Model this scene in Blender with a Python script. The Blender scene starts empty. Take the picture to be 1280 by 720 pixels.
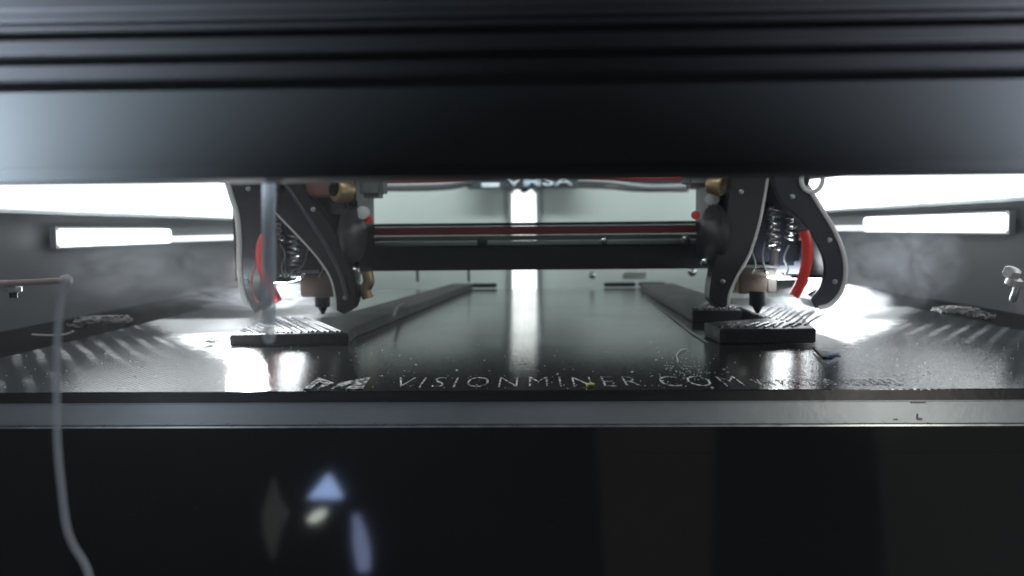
import bpy, bmesh, math, random
from mathutils import Vector, Matrix
random.seed(7)
scene = bpy.context.scene
COL = scene.collection
rad = math.radians

# ------------------------------------------------------------------ camera
CAM_H = 0.045                       # camera height above the build plate (metres)
F = 1000.0                          # focal length in 1280-px units
VPX, VPY, ROLL = 665.0, 286.0, rad(0.42)
dY = Vector(((VPX-640)/F, (360-VPY)/F, -1.0)).normalized()
up = Vector((-math.sin(ROLL), math.cos(ROLL), 0))
dZ = (up - dY*up.dot(dY)).normalized()
dX = dY.cross(dZ).normalized()
M3 = Matrix((dX, dY, dZ))
CAM = Vector((0, 0, CAM_H))
cd = bpy.data.cameras.new('camera')
cam = bpy.data.objects.new('camera', cd)
COL.objects.link(cam)
cam.matrix_world = Matrix.Translation(CAM) @ M3.to_4x4()
cd.sensor_width = 36
cd.lens = 36*F/1280
cd.clip_start = 0.005
cd.clip_end = 50
cd.dof.use_dof = True
cd.dof.focus_distance = 0.26
cd.dof.aperture_fstop = (cd.lens*0.001)/0.0019
scene.camera = cam

def P(px, py, Y):
    """world point seen at photo pixel (px,py), on the upright plane y = Y"""
    w = M3 @ Vector(((px-640)/F, (360-py)/F, -1.0))
    return CAM + w*(Y/w.y)
def G(px, py, z=0.0):
    """world point seen at photo pixel on the level plane z"""
    w = M3 @ Vector(((px-640)/F, (360-py)/F, -1.0))
    return CAM + w*((z-CAM_H)/w.z)

# ------------------------------------------------------------------ world, lamps, exposure
wd = bpy.data.worlds.new('World')
scene.world = wd
wd.use_nodes = True
wd.node_tree.nodes['Background'].inputs[0].default_value = (0.55, 0.62, 0.72, 1)
wd.node_tree.nodes['Background'].inputs[1].default_value = 0.07
scene.view_settings.view_transform = 'Standard'
scene.view_settings.look = 'None'
scene.view_settings.exposure = 0.0
scene.view_settings.gamma = 1.0
scene.cycles.use_denoising = True
scene.cycles.max_bounces = 8
scene.cycles.volume_bounces = 1
scene.cycles.volume_step_rate = 1.0
scene.cycles.sample_clamp_indirect = 4.0
scene.cycles.caustics_reflective = False

def area(name, loc, target, size, sizey, power, col, spread=180):
    l = bpy.data.lights.new(name, 'AREA')
    l.shape = 'RECTANGLE'; l.size = size; l.size_y = sizey
    l.energy = power; l.color = col; l.spread = rad(spread)
    o = bpy.data.objects.new(name, l); COL.objects.link(o)
    o.location = loc
    o.rotation_euler = (Vector(target)-Vector(loc)).to_track_quat('-Z', 'Y').to_euler()
    return o
# added unseen lamps that wash the front beam's ends in place of glare
area('beam_wash', (-0.124, 0.103, 0.036), (-0.121, 0.113, 0.08), 0.065, 0.014, 0.95, (0.78, 0.88, 1.0), 140)
area('beam_wash', (0.131, 0.103, 0.037), (0.128, 0.113, 0.08), 0.065, 0.014, 0.78, (0.84, 0.88, 1.0), 140)
area('bar_fill', (0.150, 0.10, -0.03), (0.120, 0.23, -0.010), 0.01, 0.01, 0.034, (1.0, 0.97, 0.90))  # added unseen lamps on both sides, to brighten the aluminium bar
area('bar_fill', (-0.150, 0.10, -0.03), (-0.120, 0.23, -0.010), 0.01, 0.01, 0.010, (0.8, 0.9, 1.0))
# added unseen fill lamps: one over the plate front, one for the back wall
area('plate_fill', (0, 0.19, 0.20), (0, 0.25, 0), 0.30, 0.012, 0.16, (0.95, 1.0, 1.0))
area('wall_fill', (0, 0.74, 0.24), (0, 0.86, 0.03), 0.45, 0.03, 0.7, (0.95, 1.0, 0.98))
# added unseen fill lamps near the ducts, aimed down at the plate's white pools
area('patch_fill', (-0.124, 0.340, 0.026), (-0.120, 0.30, 0), 0.008, 0.008, 0.15, (0.95, 0.98, 1.0))
area('patch_fill', (0.139, 0.374, 0.024), (0.143, 0.34, 0), 0.008, 0.008, 0.15, (0.95, 0.98, 1.0))
# room light from behind the photographer
area('room_lamp', (0.45, -0.9, 0.45), (0.1, 0.3, 0), 0.5, 0.4, 0.28, (0.9, 0.95, 1.0))

# ------------------------------------------------------------------ materials
MATS = {}
def mat(name, col, rough=0.5, metal=0.0, spec=0.5, noise=0.12, nscale=60, bump=0.0, bscale=400,
        emit=None, estr=0.0, rvar=0.1, coat=0.0, sub=0.0, alpha=1.0):
    if name in MATS: return MATS[name]
    m = bpy.data.materials.new(name); m.use_nodes = True
    nt = m.node_tree; N = nt.nodes; L = nt.links
    b = N['Principled BSDF']
    tc = N.new('ShaderNodeTexCoord')
    nz = N.new('ShaderNodeTexNoise'); nz.inputs['Scale'].default_value = nscale; nz.inputs['Detail'].default_value = 6
    geo = N.new('ShaderNodeNewGeometry')
    L.new(geo.outputs['Position'], nz.inputs['Vector'])
    rp = N.new('ShaderNodeMapRange')
    rp.inputs[3].default_value = 1-noise*2; rp.inputs[4].default_value = 1+noise*2
    L.new(nz.outputs[0], rp.inputs[0])
    mx = N.new('ShaderNodeVectorMath'); mx.operation = 'SCALE'
    mx.inputs[0].default_value = col[:3]
    L.new(rp.outputs[0], mx.inputs['Scale'])
    L.new(mx.outputs[0], b.inputs['Base Color'])
    r2 = N.new('ShaderNodeMapRange')
    r2.inputs[3].default_value = max(0.02, rough-rvar); r2.inputs[4].default_value = min(1, rough+rvar)
    L.new(nz.outputs[0], r2.inputs[0]); L.new(r2.outputs[0], b.inputs['Roughness'])
    b.inputs['Metallic'].default_value = metal
    b.inputs['Specular IOR Level'].default_value = spec
    b.inputs['Coat Weight'].default_value = coat
    b.inputs['Alpha'].default_value = alpha
    if bump:
        n2 = N.new('ShaderNodeTexNoise'); n2.inputs['Scale'].default_value = bscale; n2.inputs['Detail'].default_value = 4
        L.new(geo.outputs['Position'], n2.inputs['Vector'])
        bp = N.new('ShaderNodeBump'); bp.inputs['Strength'].default_value = bump; bp.inputs['Distance'].default_value = 0.0004
        L.new(n2.outputs[0], bp.inputs['Height']); L.new(bp.outputs[0], b.inputs['Normal'])
    if emit:
        b.inputs['Emission Color'].default_value = (*emit, 1)
        b.inputs['Emission Strength'].default_value = estr
    MATS[name] = m
    return m

black_plastic = mat('black plastic', (0.010, 0.011, 0.012), 0.42, bump=0.2)
duct_black = mat('duct black', (0.010, 0.011, 0.014), 0.36, bump=0.25, bscale=700)
duct_rim = mat('duct rim', (0.72, 0.74, 0.72), 0.4)
beam_paint = mat('beam paint', (0.032, 0.036, 0.038), 0.75, spec=0.12, noise=0.06, nscale=12)
beam_dark = mat('beam dark', (0.013, 0.014, 0.016), 0.75, spec=0.2)
alu = mat('brushed aluminium', (0.40, 0.43, 0.45), 0.42, metal=0.5, nscale=35, noise=0.15, bump=0.15)
alu_edge = mat('aluminium edge', (0.5, 0.52, 0.52), 0.35, metal=0.8, nscale=200, noise=0.3)
steel = mat('polished steel', (0.62, 0.65, 0.65), 0.22, metal=1.0)
rail_steel = mat('rail steel', (0.34, 0.38, 0.38), 0.35, metal=0.7)
brass = mat('brass', (0.55, 0.42, 0.24), 0.35, metal=0.7)
heat_tan = mat('heat block', (0.11, 0.092, 0.075), 0.42, metal=0.6, bump=0.4, noise=0.2, nscale=120)
red_wire = mat('red silicone', (0.72, 0.045, 0.035), 0.35)
red_band = mat('dark red band', (0.17, 0.022, 0.028), 0.5, noise=0.2, nscale=25)
red_bright = mat('red ribbon', (0.70, 0.06, 0.06), 0.45)
wall_pale = mat('pale back wall', (0.58, 0.68, 0.65), 0.55, noise=0.05, nscale=8)
wall_grey = mat('grey side wall', (0.16, 0.165, 0.18), 0.45, noise=0.14, nscale=10)
wall_dark = mat('dark chamber', (0.012, 0.013, 0.015), 0.55)
cable_grey = mat('grey cable', (0.30, 0.33, 0.34), 0.5)
cable_dark = mat('dark cable', (0.03, 0.035, 0.04), 0.5)
tan_bar = mat('pinkish rod', (0.42, 0.32, 0.31), 0.45)
brown = mat('brown sleeve', (0.17, 0.085, 0.07), 0.6)
green = mat('green board', (0.02, 0.16, 0.11), 0.5)
print_black = mat('printed black', (0.006, 0.007, 0.008), 0.42, bump=0.8, bscale=900, noise=0.2)
ridge_mat = mat('printed ridge', (0.03, 0.034, 0.036), 0.28, bump=0.6, bscale=900)
film = mat('white polymer', (0.80, 0.83, 0.83), 0.45, bump=0.6, bscale=300, noise=0.08, nscale=150)
scrap = mat('grey scrap', (0.22, 0.22, 0.22), 0.5, bump=0.5, bscale=600, noise=0.3, nscale=300)
crumb = mat('adhesive crumb', (0.75, 0.76, 0.70), 0.4)
letter_white = None
LED = lambda n, c, s: mat(n, (0.8, 0.8, 0.8), 0.5, emit=c, estr=s)
led_side = LED('led side', (0.93, 0.98, 1.0), 3.2)
led_low = LED('led low', (0.93, 0.99, 1.0), 3.0)
led_dim = LED('led dim', (0.85, 0.95, 0.93), 1.1)
led_mid = LED('led mid', (0.93, 1.0, 0.97), 1.35)
led_corner = LED('led corner', (0.93, 0.98, 1.0), 6.0)
led_head = LED('led head', (0.92, 0.97, 1.0), 14.0)

# ------------------------------------------------------------------ mesh helpers
LAST = {}; LASTDUCT = {}
def link(name, me, m=None, parent=None):
    o = bpy.data.objects.new(name, me)
    COL.objects.link(o)
    if m and me: me.materials.append(m)
    if parent:
        sub = {'wheel_hub': 'wheel', 'fitting_bore': 'brass_fitting', 'duct_rim': ('inner_duct', 'outer_duct'), 'duct_crease': 'inner_duct', 'screw': 'clamp_plate'}.get(name)
        if sub and parent.type == 'EMPTY':
            cand = [c for c in parent.children if c.name.split('.')[0] in sub and c.name.split('.')[0] in ((sub,) if isinstance(sub, str) else sub)]
            if cand: parent = LAST.get((parent.name, cand[-1].name.split('.')[0] if isinstance(sub, str) else None)) or LASTDUCT[parent.name]
        o.parent = parent
        o.matrix_parent_inverse = Matrix.Translation(parent.location).inverted()
        LAST[(parent.name, name)] = o
        if name in ('inner_duct', 'outer_duct'): LASTDUCT[parent.name] = o
    return o
def from_bm(name, bm, m, parent=None, smooth=False, bevel=0.0, seg=2):
    if bevel:
        es = [e for e in bm.edges if len(e.link_faces) == 2 and e.calc_face_angle(0) > rad(35)]
        bmesh.ops.bevel(bm, geom=es, offset=bevel, segments=seg, affect='EDGES', clamp_overlap=True)
    bmesh.ops.recalc_face_normals(bm, faces=bm.faces)
    me = bpy.data.meshes.new(name)
    bm.to_mesh(me); bm.free()
    if smooth:
        for p in me.polygons: p.use_smooth = True
        me.set_sharp_from_angle(angle=rad(40))
    return link(name, me, m, parent)
def box(name, a, b, m, parent=None, bevel=0.0, **k):
    bm = bmesh.new()
    bmesh.ops.create_cube(bm, size=1)
    a = Vector(a); b = Vector(b)
    for v in bm.verts:
        v.co = Vector(((a[i]+b[i])/2 + v.co[i]*abs(b[i]-a[i]) for i in range(3)))
    return from_bm(name, bm, m, parent, bevel=bevel, **k)
def prism(name, pts, depth, m, parent=None, bevel=0.0):
    """outline in space, extruded away from the camera along +y by depth"""
    bm = bmesh.new()
    vs = [bm.verts.new(p) for p in pts]
    f = bm.faces.new(vs)
    r = bmesh.ops.extrude_face_region(bm, geom=[f])
    nv = [g for g in r['geom'] if isinstance(g, bmesh.types.BMVert)]
    for v in nv: v.co.y += depth
    return from_bm(name, bm, m, parent, bevel=bevel, smooth=True)
def slab(name, pts, z0, z1, m, parent=None, bevel=0.0):
    bm = bmesh.new()
    vs = [bm.verts.new((p[0], p[1], z0)) for p in pts]
    f = bm.faces.new(vs)
    r = bmesh.ops.extrude_face_region(bm, geom=[f])
    for g in r['geom']:
        if isinstance(g, bmesh.types.BMVert): g.co.z = z1
    return from_bm(name, bm, m, parent, bevel=bevel)
def spline(pts, n=8):
    pts = [Vector(p) for p in pts]
    if len(pts) < 3: return pts
    out = []
    q = [pts[0]*2-pts[1]] + pts + [pts[-1]*2-pts[-2]]
    for i in range(1, len(q)-2):
        p0, p1, p2, p3 = q[i-1:i+3]
        for k in range(n):
            t = k/n
            out.append(0.5*((2*p1)+(p2-p0)*t+(2*p0-5*p1+4*p2-p3)*t*t+(3*p1-p0-3*p2+p3)*t**3))
    out.append(pts[-1])
    return out
def tube(name, pts, r, m, parent=None, sides=10, curve=True, flat=1.0, n=8):
    pp = spline(pts, n) if curve else [Vector(p) for p in pts]
    bm = bmesh.new(); rings = []
    prev = None
    for i, p in enumerate(pp):
        t = (pp[min(i+1, len(pp)-1)]-pp[max(i-1, 0)]).normalized()
        if prev is None:
            a = t.orthogonal().normalized()
        else:
            a = (prev - t*prev.dot(t)).normalized()
        prev = a
        c = t.cross(a)
        rr = r(i/(len(pp)-1)) if callable(r) else r
        rings.append([bm.verts.new(p + (a*math.cos(2*math.pi*k/sides) + c*math.sin(2*math.pi*k/sides)*flat)*rr) for k in range(sides)])
    for i in range(len(rings)-1):
        for k in range(sides):
            bm.faces.new((rings[i][k], rings[i][(k+1) % sides], rings[i+1][(k+1) % sides], rings[i+1][k]))
    bm.faces.new(rings[0]); bm.faces.new(rings[-1][::-1])
    return from_bm(name, bm, m, parent, smooth=True)
def lathe(name, prof, loc, axis, m, parent=None, n=28):
    """prof = [(radius, height)] turned about an axis through loc"""
    bm = bmesh.new(); rings = []
    q = Vector((0, 0, 1)).rotation_difference(Vector(axis).normalized())
    for r, h in prof:
        rings.append([bm.verts.new(Vector(loc) + q @ Vector((r*math.cos(2*math.pi*k/n), r*math.sin(2*math.pi*k/n), h))) for k in range(n)])
    for i in range(len(rings)-1):
        for k in range(n):
            bm.faces.new((rings[i][k], rings[i][(k+1) % n], rings[i+1][(k+1) % n], rings[i+1][k]))
    bm.faces.new(rings[0]); bm.faces.new(rings[-1][::-1])
    return from_bm(name, bm, m, parent, smooth=True)
def tag(o, label=None, cat=None, group=None, kind=None):
    if label: o['label'] = label
    if cat: o['category'] = cat
    if group: o['group'] = group
    if kind: o['kind'] = kind
    return o
def thing(name, loc, label, cat, group=None):
    o = bpy.data.objects.new(name, None); COL.objects.link(o)
    o.location = loc; o.empty_display_size = 0.01
    return tag(o, label, cat, group)
def text_mesh(name, s, w, h, m, parent=None, extrude=0.0001, spacing=1.0, shear=0.0, bold=0.0):
    """flat lettering lying in XY, lower left at origin, fitted to w x h"""
    c = bpy.data.curves.new(name, 'FONT'); c.body = s; c.space_character = spacing; c.offset = bold
    c.shear = shear; c.resolution_u = 3
    t = bpy.data.objects.new(name, c); COL.objects.link(t)
    bpy.context.view_layer.update()
    me = bpy.data.meshes.new_from_object(t.evaluated_get(bpy.context.evaluated_depsgraph_get()))
    bpy.data.objects.remove(t)
    xs = [v.co.x for v in me.vertices]; ys = [v.co.y for v in me.vertices]
    sx = w/(max(xs)-min(xs)); sy = h/(max(ys)-min(ys)); x0 = min(xs); y0 = min(ys)
    for v in me.vertices: v.co = ((v.co.x-x0)*sx, (v.co.y-y0)*sy, 0)
    bm = bmesh.new(); bm.from_mesh(me)
    r = bmesh.ops.extrude_face_region(bm, geom=bm.faces[:])
    for g in r['geom']:
        if isinstance(g, bmesh.types.BMVert): g.co.z = extrude
    bm.to_mesh(me); bm.free(); me.materials.clear()
    return link(name, me, m, parent)

# ------------------------------------------------------------------ setting: the chamber
W = 0.232; BACK = 0.86
ZB = 0.058
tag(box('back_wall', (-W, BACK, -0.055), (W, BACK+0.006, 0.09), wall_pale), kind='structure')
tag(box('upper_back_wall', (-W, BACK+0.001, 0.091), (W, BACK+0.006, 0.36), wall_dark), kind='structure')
for s in (-1, 1):
    tag(box('side_wall', (s*W, 0.17, 0.0025), (s*(W+0.004), BACK, 0.36), wall_grey), kind='structure')
    tag(box('lower_side_wall', (s*(W+0.001), 0.17, -0.40), (s*(W+0.004), BACK, 0.0015), wall_dark), kind='structure')
tag(box('chamber_ceiling', (-W, 0.17, 0.362), (W, BACK, 0.366), wall_dark), kind='structure')
tag(box('chamber_floor', (-W, 0.24, -0.40), (W, BACK, -0.395), wall_dark), kind='structure')
tag(box('lower_back_wall', (-W, BACK+0.001, -0.395), (W, BACK+0.006, -0.056), wall_dark), kind='structure')

# ------------------------------------------------------------------ front beam across the top
YB = 0.122
zb = P(640, 219, YB).z
bm_t = thing('front_beam', (0, YB, zb), 'wide matt black front beam with stepped grooves crossing the top above both toolheads', 'beam')
def beam_box(nm, y0, y1, z0, z1, m, bev=0.0012):
    return box(nm, (-0.19, y0, z0), (0.19, y1, z1), m, bm_t, bevel=bev)
z1 = P(640, 92, YB).z
beam_box('face_panel', YB, YB+0.016, zb, z1, beam_paint, 0.0018)
z2 = P(640, 68, YB).z; z3 = P(640, 62, YB).z; z4 = P(640, 28, YB).z; z5 = P(640, 16, YB).z
beam_box('groove', YB+0.0010, YB+0.016, z1+0.0001, z2, beam_dark, 0.0005)
beam_box('ledge', YB+0.001, YB+0.016, z2+0.0001, z4, beam_dark, 0.0014)
beam_box('groove', YB+0.0014, YB+0.016, z4+0.0001, z5, beam_dark, 0.0005)
beam_box('ledge', YB-0.001, YB+0.016, z5+0.0001, z5+0.05, beam_dark, 0.0014)

# ------------------------------------------------------------------ build plate
def plate_material():
    m = bpy.data.materials.new('glossy black build plate'); m.use_nodes = True
    nt = m.node_tree; N = nt.nodes; L = nt.links; b = N['Principled BSDF']
    geo = N.new('ShaderNodeNewGeometry')
    sep = N.new('ShaderNodeSeparateXYZ'); L.new(geo.outputs['Position'], sep.inputs[0])
    def math_(op, a, b_=None, c=None):
        n = N.new('ShaderNodeMath'); n.operation = op
        for i, v in enumerate((a, b_, c)):
            if v is None: continue
            if isinstance(v, (int, float)): n.inputs[i].default_value = v
            else: L.new(v, n.inputs[i])
        return n.outputs[0]
    def noise(scale, detail=4, vec=None):
        n = N.new('ShaderNodeTexNoise'); n.inputs['Scale'].default_value = scale; n.inputs['Detail'].default_value = detail
        L.new(vec or geo.outputs['Position'], n.inputs['Vector']); return n.outputs[0]
    def ramp(v, a, b_, lo=0, hi=1):
        n = N.new('ShaderNodeMapRange'); n.interpolation_type = 'SMOOTHSTEP'
        n.inputs[1].default_value = a; n.inputs[2].default_value = b_; n.inputs[3].default_value = lo; n.inputs[4].default_value = hi
        L.new(v, n.inputs[0]); return n.outputs[0]
    X, Y = sep.outputs[0], sep.outputs[1]
    # pale slanting stripes near both sides, fading towards the middle
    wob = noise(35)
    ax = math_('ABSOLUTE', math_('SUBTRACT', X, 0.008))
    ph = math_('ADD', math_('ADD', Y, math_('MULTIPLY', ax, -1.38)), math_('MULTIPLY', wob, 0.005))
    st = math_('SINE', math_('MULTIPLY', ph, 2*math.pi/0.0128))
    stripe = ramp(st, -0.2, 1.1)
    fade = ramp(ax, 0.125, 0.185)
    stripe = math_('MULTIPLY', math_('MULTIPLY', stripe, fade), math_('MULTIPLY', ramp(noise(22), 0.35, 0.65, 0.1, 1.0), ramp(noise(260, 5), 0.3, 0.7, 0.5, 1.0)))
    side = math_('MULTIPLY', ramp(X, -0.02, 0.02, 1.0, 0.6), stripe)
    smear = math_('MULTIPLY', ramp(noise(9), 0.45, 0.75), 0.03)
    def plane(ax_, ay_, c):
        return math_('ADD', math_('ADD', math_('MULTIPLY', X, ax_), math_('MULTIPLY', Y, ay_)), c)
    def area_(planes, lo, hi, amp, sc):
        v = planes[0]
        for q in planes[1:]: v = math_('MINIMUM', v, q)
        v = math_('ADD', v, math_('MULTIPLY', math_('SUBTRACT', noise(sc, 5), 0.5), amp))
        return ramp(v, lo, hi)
    glare_l = area_([plane(.803, .595, .803*.141-.595*.320), plane(-.943, -.340, 0.0), plane(0, -1, .41)], -.007, .011, .010, 150)
    glare_r = area_([plane(-.832, .555, .832*.1615-.555*.363), plane(0, 1, -.280), plane(1, 0, -.104), plane(0, -1, .45)], -.007, .011, .010, 150)
    glare = math_('MAXIMUM', glare_l, glare_r)  # white light pools by the toolheads, painted into the base colour
    w = math_('MAXIMUM', math_('ADD', math_('MULTIPLY', side, 0.55), smear), glare)
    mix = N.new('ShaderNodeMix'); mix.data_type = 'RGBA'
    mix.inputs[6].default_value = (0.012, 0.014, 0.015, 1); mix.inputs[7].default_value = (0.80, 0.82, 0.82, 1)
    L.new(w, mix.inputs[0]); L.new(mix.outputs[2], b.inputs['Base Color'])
    r = math_('ADD', ramp(noise(14), 0.35, 0.7, 0.06, 0.13), math_('MULTIPLY', math_('MAXIMUM', math_('MULTIPLY', side, 0.25), glare), 0.35))
    L.new(r, b.inputs['Roughness'])
    grain = noise(1500, 2)
    wave = N.new('ShaderNodeTexWave'); wave.inputs['Scale'].default_value = 330; wave.inputs['Distortion'].default_value = 1.2
    wave.bands_direction = 'DIAGONAL'
    L.new(geo.outputs['Position'], wave.inputs['Vector'])
    hgt = math_('ADD', grain, math_('MULTIPLY', wave.outputs['Fac'], 0.5))
    bp = N.new('ShaderNodeBump'); L.new(ramp(ax, 0.03, 0.10, 0.22, 0.62), bp.inputs['Strength']); bp.inputs['Distance'].default_value = 0.00010
    L.new(hgt, bp.inputs['Height']); L.new(bp.outputs[0], b.inputs['Normal'])
    b.inputs['Specular IOR Level'].default_value = 0.6
    return m
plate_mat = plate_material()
yf = G(640, 488).y
yr = G(640, 361).y
xl, xr = -0.193, 0.208
PLT = thing('build_plate', (0, yf, 0), 'glossy black build plate with white lettering along its front edge', 'build plate')
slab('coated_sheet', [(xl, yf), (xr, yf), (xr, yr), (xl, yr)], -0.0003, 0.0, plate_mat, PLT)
slab('plate', [(xl, yf+.0002), (xr, yf+.0002), (xr, yr), (xl, yr)], -0.0030, -0.00031, black_plastic, PLT)
slab('edge_strip', [(xl, yf+0.001), (xr, yf+0.001), (xr, yf+0.012), (xl, yf+0.012)], -0.0048, -0.0031, black_plastic, PLT)

def letter_material():
    m = mat('worn white print', (0.62, 0.65, 0.64), 0.35)
    nt = m.node_tree; N = nt.nodes; L = nt.links
    geo = N.new('ShaderNodeNewGeometry')
    n = N.new('ShaderNodeTexNoise'); n.inputs['Scale'].default_value = 520; n.inputs['Detail'].default_value = 3
    L.new(geo.outputs['Position'], n.inputs['Vector'])
    r = N.new('ShaderNodeMapRange'); r.inputs[1].default_value = 0.47; r.inputs[2].default_value = 0.53
    L.new(n.outputs[0], r.inputs[0])
    mx = N.new('ShaderNodeMix'); mx.data_type = 'RGBA'
    mx.inputs[6].default_value = (0.02, 0.022, 0.023, 1); mx.inputs[7].default_value = (0.85, 0.88, 0.87, 1)
    L.new(r.outputs[0], mx.inputs[0]); L.new(mx.outputs[2], N['Principled BSDF'].inputs['Base Color'])
    return m
lm = letter_material()
a = G(489, 484.5); b_ = G(931, 484.5-3); c_ = G(660, 471.5)
t = text_mesh('lettering', 'VISIONMINER.COM', (b_-a).x, c_.y-a.y, lm, None, 0.00002, 1.35, bold=-0.018)
t.location = (a.x, a.y, 0.0001); t.parent = PLT; t.matrix_parent_inverse = Matrix.Translation(PLT.location).inverted()
a = G(948, 482); b_ = G(1130, 481); c_ = G(1000, 474)
t = text_mesh('small_lettering', 'VN P/A 2200  I2S/2EA2', (b_-a).x, c_.y-a.y, lm, None, 0.00002, 1.1, bold=-0.012)
t.location = (a.x, a.y, 0.0001); t.parent = PLT; t.matrix_parent_inverse = Matrix.Translation(PLT.location).inverted()
for pts in ([(379, 487), (398, 472.5), (418, 479.5), (396, 487), (405, 480), (399, 478.5), (388, 487)],
            [(414, 487), (425, 479), (463, 472), (453, 487), (432, 487), (441, 480)]):
    slab('logo_mark', [G(*p) for p in pts], 0.0001, 0.00025, lm, PLT)

# crumbs and flecks of adhesive
def crumbs():
    bm = bmesh.new()
    rs = random.Random(3)
    def put(x, y, s):
        r = bmesh.ops.create_icosphere(bm, subdivisions=1, radius=s)
        for v in r['verts']:
            v.co = Vector((v.co.x*rs.uniform(.6, 1.7), v.co.y*rs.uniform(.6, 1.5), v.co.z*.55)) + Vector((x, y, s*.3))
    for _ in range(330):
        g = G(rs.uniform(5, 1275), 486-rs.random()**1.6*60)
        if xl+.004 < g.x < xr-.004 and g.y > yf+0.002: put(g.x, g.y, rs.uniform(.00008, .00022))
    for _ in range(110):
        g = G(rs.gauss(855, 20), rs.gauss(462, 9))
        if g.y > yf+0.002: put(g.x, g.y, rs.uniform(.00010, .00028))
    for px, py in ((520, 456), (478, 470), (656, 455), (571, 463), (735, 482), (790, 465), (905, 462), (820, 450), (163, 452), (132, 442), (697, 468), (890, 488-3)):
        g = G(px, py); put(g.x, g.y, .0004)
    return from_bm('adhesive_crumbs', bm, crumb)
tag(crumbs(), 'tiny pale adhesive crumbs scattered over the front of the black build plate', 'crumbs', kind='stuff')
y_ = mat('yellow crumb', (0.75, 0.68, 0.25), 0.4)
g = G(737, 484)
tag(tube('fleck', [g+Vector((-.0009, 0, .0005)), g+Vector((.0002, .0003, .0008)), g+Vector((.0013, .0004, .0006))], .0005, y_), 'pale yellow fleck stuck on the white lettering at the plate front edge', 'fleck')

# thin hairs of filament lying on the plate
def hair(pix, r, label, m=crumb, z=0.0004):
    pts = [G(x, y, z) for x, y in pix]
    tag(tube('filament_hair', pts, r, m, sides=6), label, 'filament hair')
hair([(848, 452), (846, 443), (852, 437), (859, 436)], .00022, 'short curled pale hair on the plate left of the right print')
hair([(806, 369), (835, 393), (862, 414), (884, 428)], .00035, 'long thin grey thread on the plate beside the right print', cable_grey)
hair([(492, 395), (497, 384), (504, 379)], .0007, 'short white thread lying on the long edge of the left print', cable_grey, 0.006)

# ------------------------------------------------------------------ bed carriage: aluminium bar and its black rim
YC = yf+0.0015
car = thing('bed_carriage', (0, YC, -0.02), 'long brushed aluminium bar under the front edge of the black plate', 'metal bar')
za = P(640, 502.5, YC-0.001).z; zc = P(640, 533.5, YC-0.001).z
box('front_bar', (-0.23, YC-0.001, zc+0.0006), (0.23, YC+0.010, za), alu, car, bevel=0.0003)
box('bright_lip', (-0.23, YC-0.0016, zc), (0.23, YC+0.009, zc+0.0005), alu_edge, car)
box('support_plate', (-0.2, YC+0.0102, -0.0100), (0.2, yr-0.02, -0.0052), black_plastic, car)
def scratches():
    bm = bmesh.new(); rs = random.Random(5)
    for _ in range(60):
        x = rs.uniform(-.15, .16); zz = zc+0.0006 + rs.random()**3*.0008
        bmesh.ops.create_cube(bm, size=1, matrix=Matrix.Translation((x, YC-0.0017, zz)) @ Matrix.Diagonal((rs.uniform(.0002, .0009), .0002, rs.uniform(.00008, .0002), 1)))
    for px, py, w, h in ((1148, 503.5, .004, .0003), (1147, 521, .0003, .0016), (1150, 524, .0012, .0006), (1120, 524.5, .001, .0003), (480, 502, .0016, .0002)):
        p = P(px, py, YC-.0012)
        bmesh.ops.create_cube(bm, size=1, matrix=Matrix.Translation(p) @ Matrix.Diagonal((w, .0003, h, 1)))
    return from_bm('chip', bm, mat('chips', (0.16, 0.17, 0.17), 0.4), car)
tag(scratches(), kind='stuff')

# lower panel, glossy and nearly black
LP = thing('lower_panel', (0, YC+0.002, -0.1), 'nearly black glossy panel below the aluminium bar with blue glows mirrored in it', 'panel')
gloss = mat('smoked panel', (0.007, 0.0085, 0.009), 0.052, rvar=0.02, noise=0.3, nscale=9)
zz = P(640, 566, YC+0.002).z
box('upper_strip', (-0.23, YC+0.0015, zz+0.0001), (0.23, YC+0.004, zc-0.0002), gloss, LP)
box('pane', (-0.23, YC+0.002, -0.30), (0.23, YC+0.005, zz-0.0001), gloss, LP)

# added glowing cards behind the camera that give the glossy panel its glows
YR = YC+0.002
def mirrored(px, py, Yv):
    p = P(px, py, Yv); return Vector((p.x, 2*YR-p.y, p.z))
blue = LED('blue card glow', (0.40, 0.56, 0.95), 17)
blue2 = LED('blue card glow pale', (0.42, 0.50, 0.85), 7)
warm = LED('small oval glow', (0.85, 0.95, 0.85), 14)
def glow_card(name, pix, m, label, cat):
    pts = [mirrored(x, y, 1.5) for x, y in pix]
    prism(name, pts, 0.01, m)
    o = COL.objects[-1]
    return tag(o, label, cat)
glow_card('window_card', [(386, 621), (411, 591), (419, 603), (429, 621)], blue, 'pale blue triangular glow card reflected low in the dark panel', 'window')
glow_card('window_card', [(442, 642), (449, 643), (458, 665), (463, 690), (463, 712), (449, 712), (443, 680)], blue2, 'tall narrow blue glow card mirrored right of the triangular one', 'window')
glow_card('oval_card', [(385, 648), (392, 640), (404, 636), (410, 638), (405, 646), (394, 652)], warm, 'small oval white glow reflected under the blue triangular glow', 'light')
dimgrey = mat('dim grey', (0.35, 0.35, 0.33), 0.8)
glow_card('leaf_card', [(343, 596), (350, 625), (362, 640), (352, 660), (343, 698), (332, 668), (329, 640)], LED('dim card glow', (0.5, 0.55, 0.5), 0.9), 'dim grey leaf-shaped glow mirrored left of the white oval glow', 'card')
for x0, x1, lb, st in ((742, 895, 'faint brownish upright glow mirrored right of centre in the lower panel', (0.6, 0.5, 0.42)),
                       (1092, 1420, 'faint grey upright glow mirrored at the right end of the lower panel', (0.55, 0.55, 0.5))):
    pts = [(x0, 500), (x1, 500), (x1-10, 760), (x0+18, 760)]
    glow_card('upright_card', pts, LED('card glow %d' % x0, st, 0.20), lb, 'wall panel')  # added glowing cards, no wall panels

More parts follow.
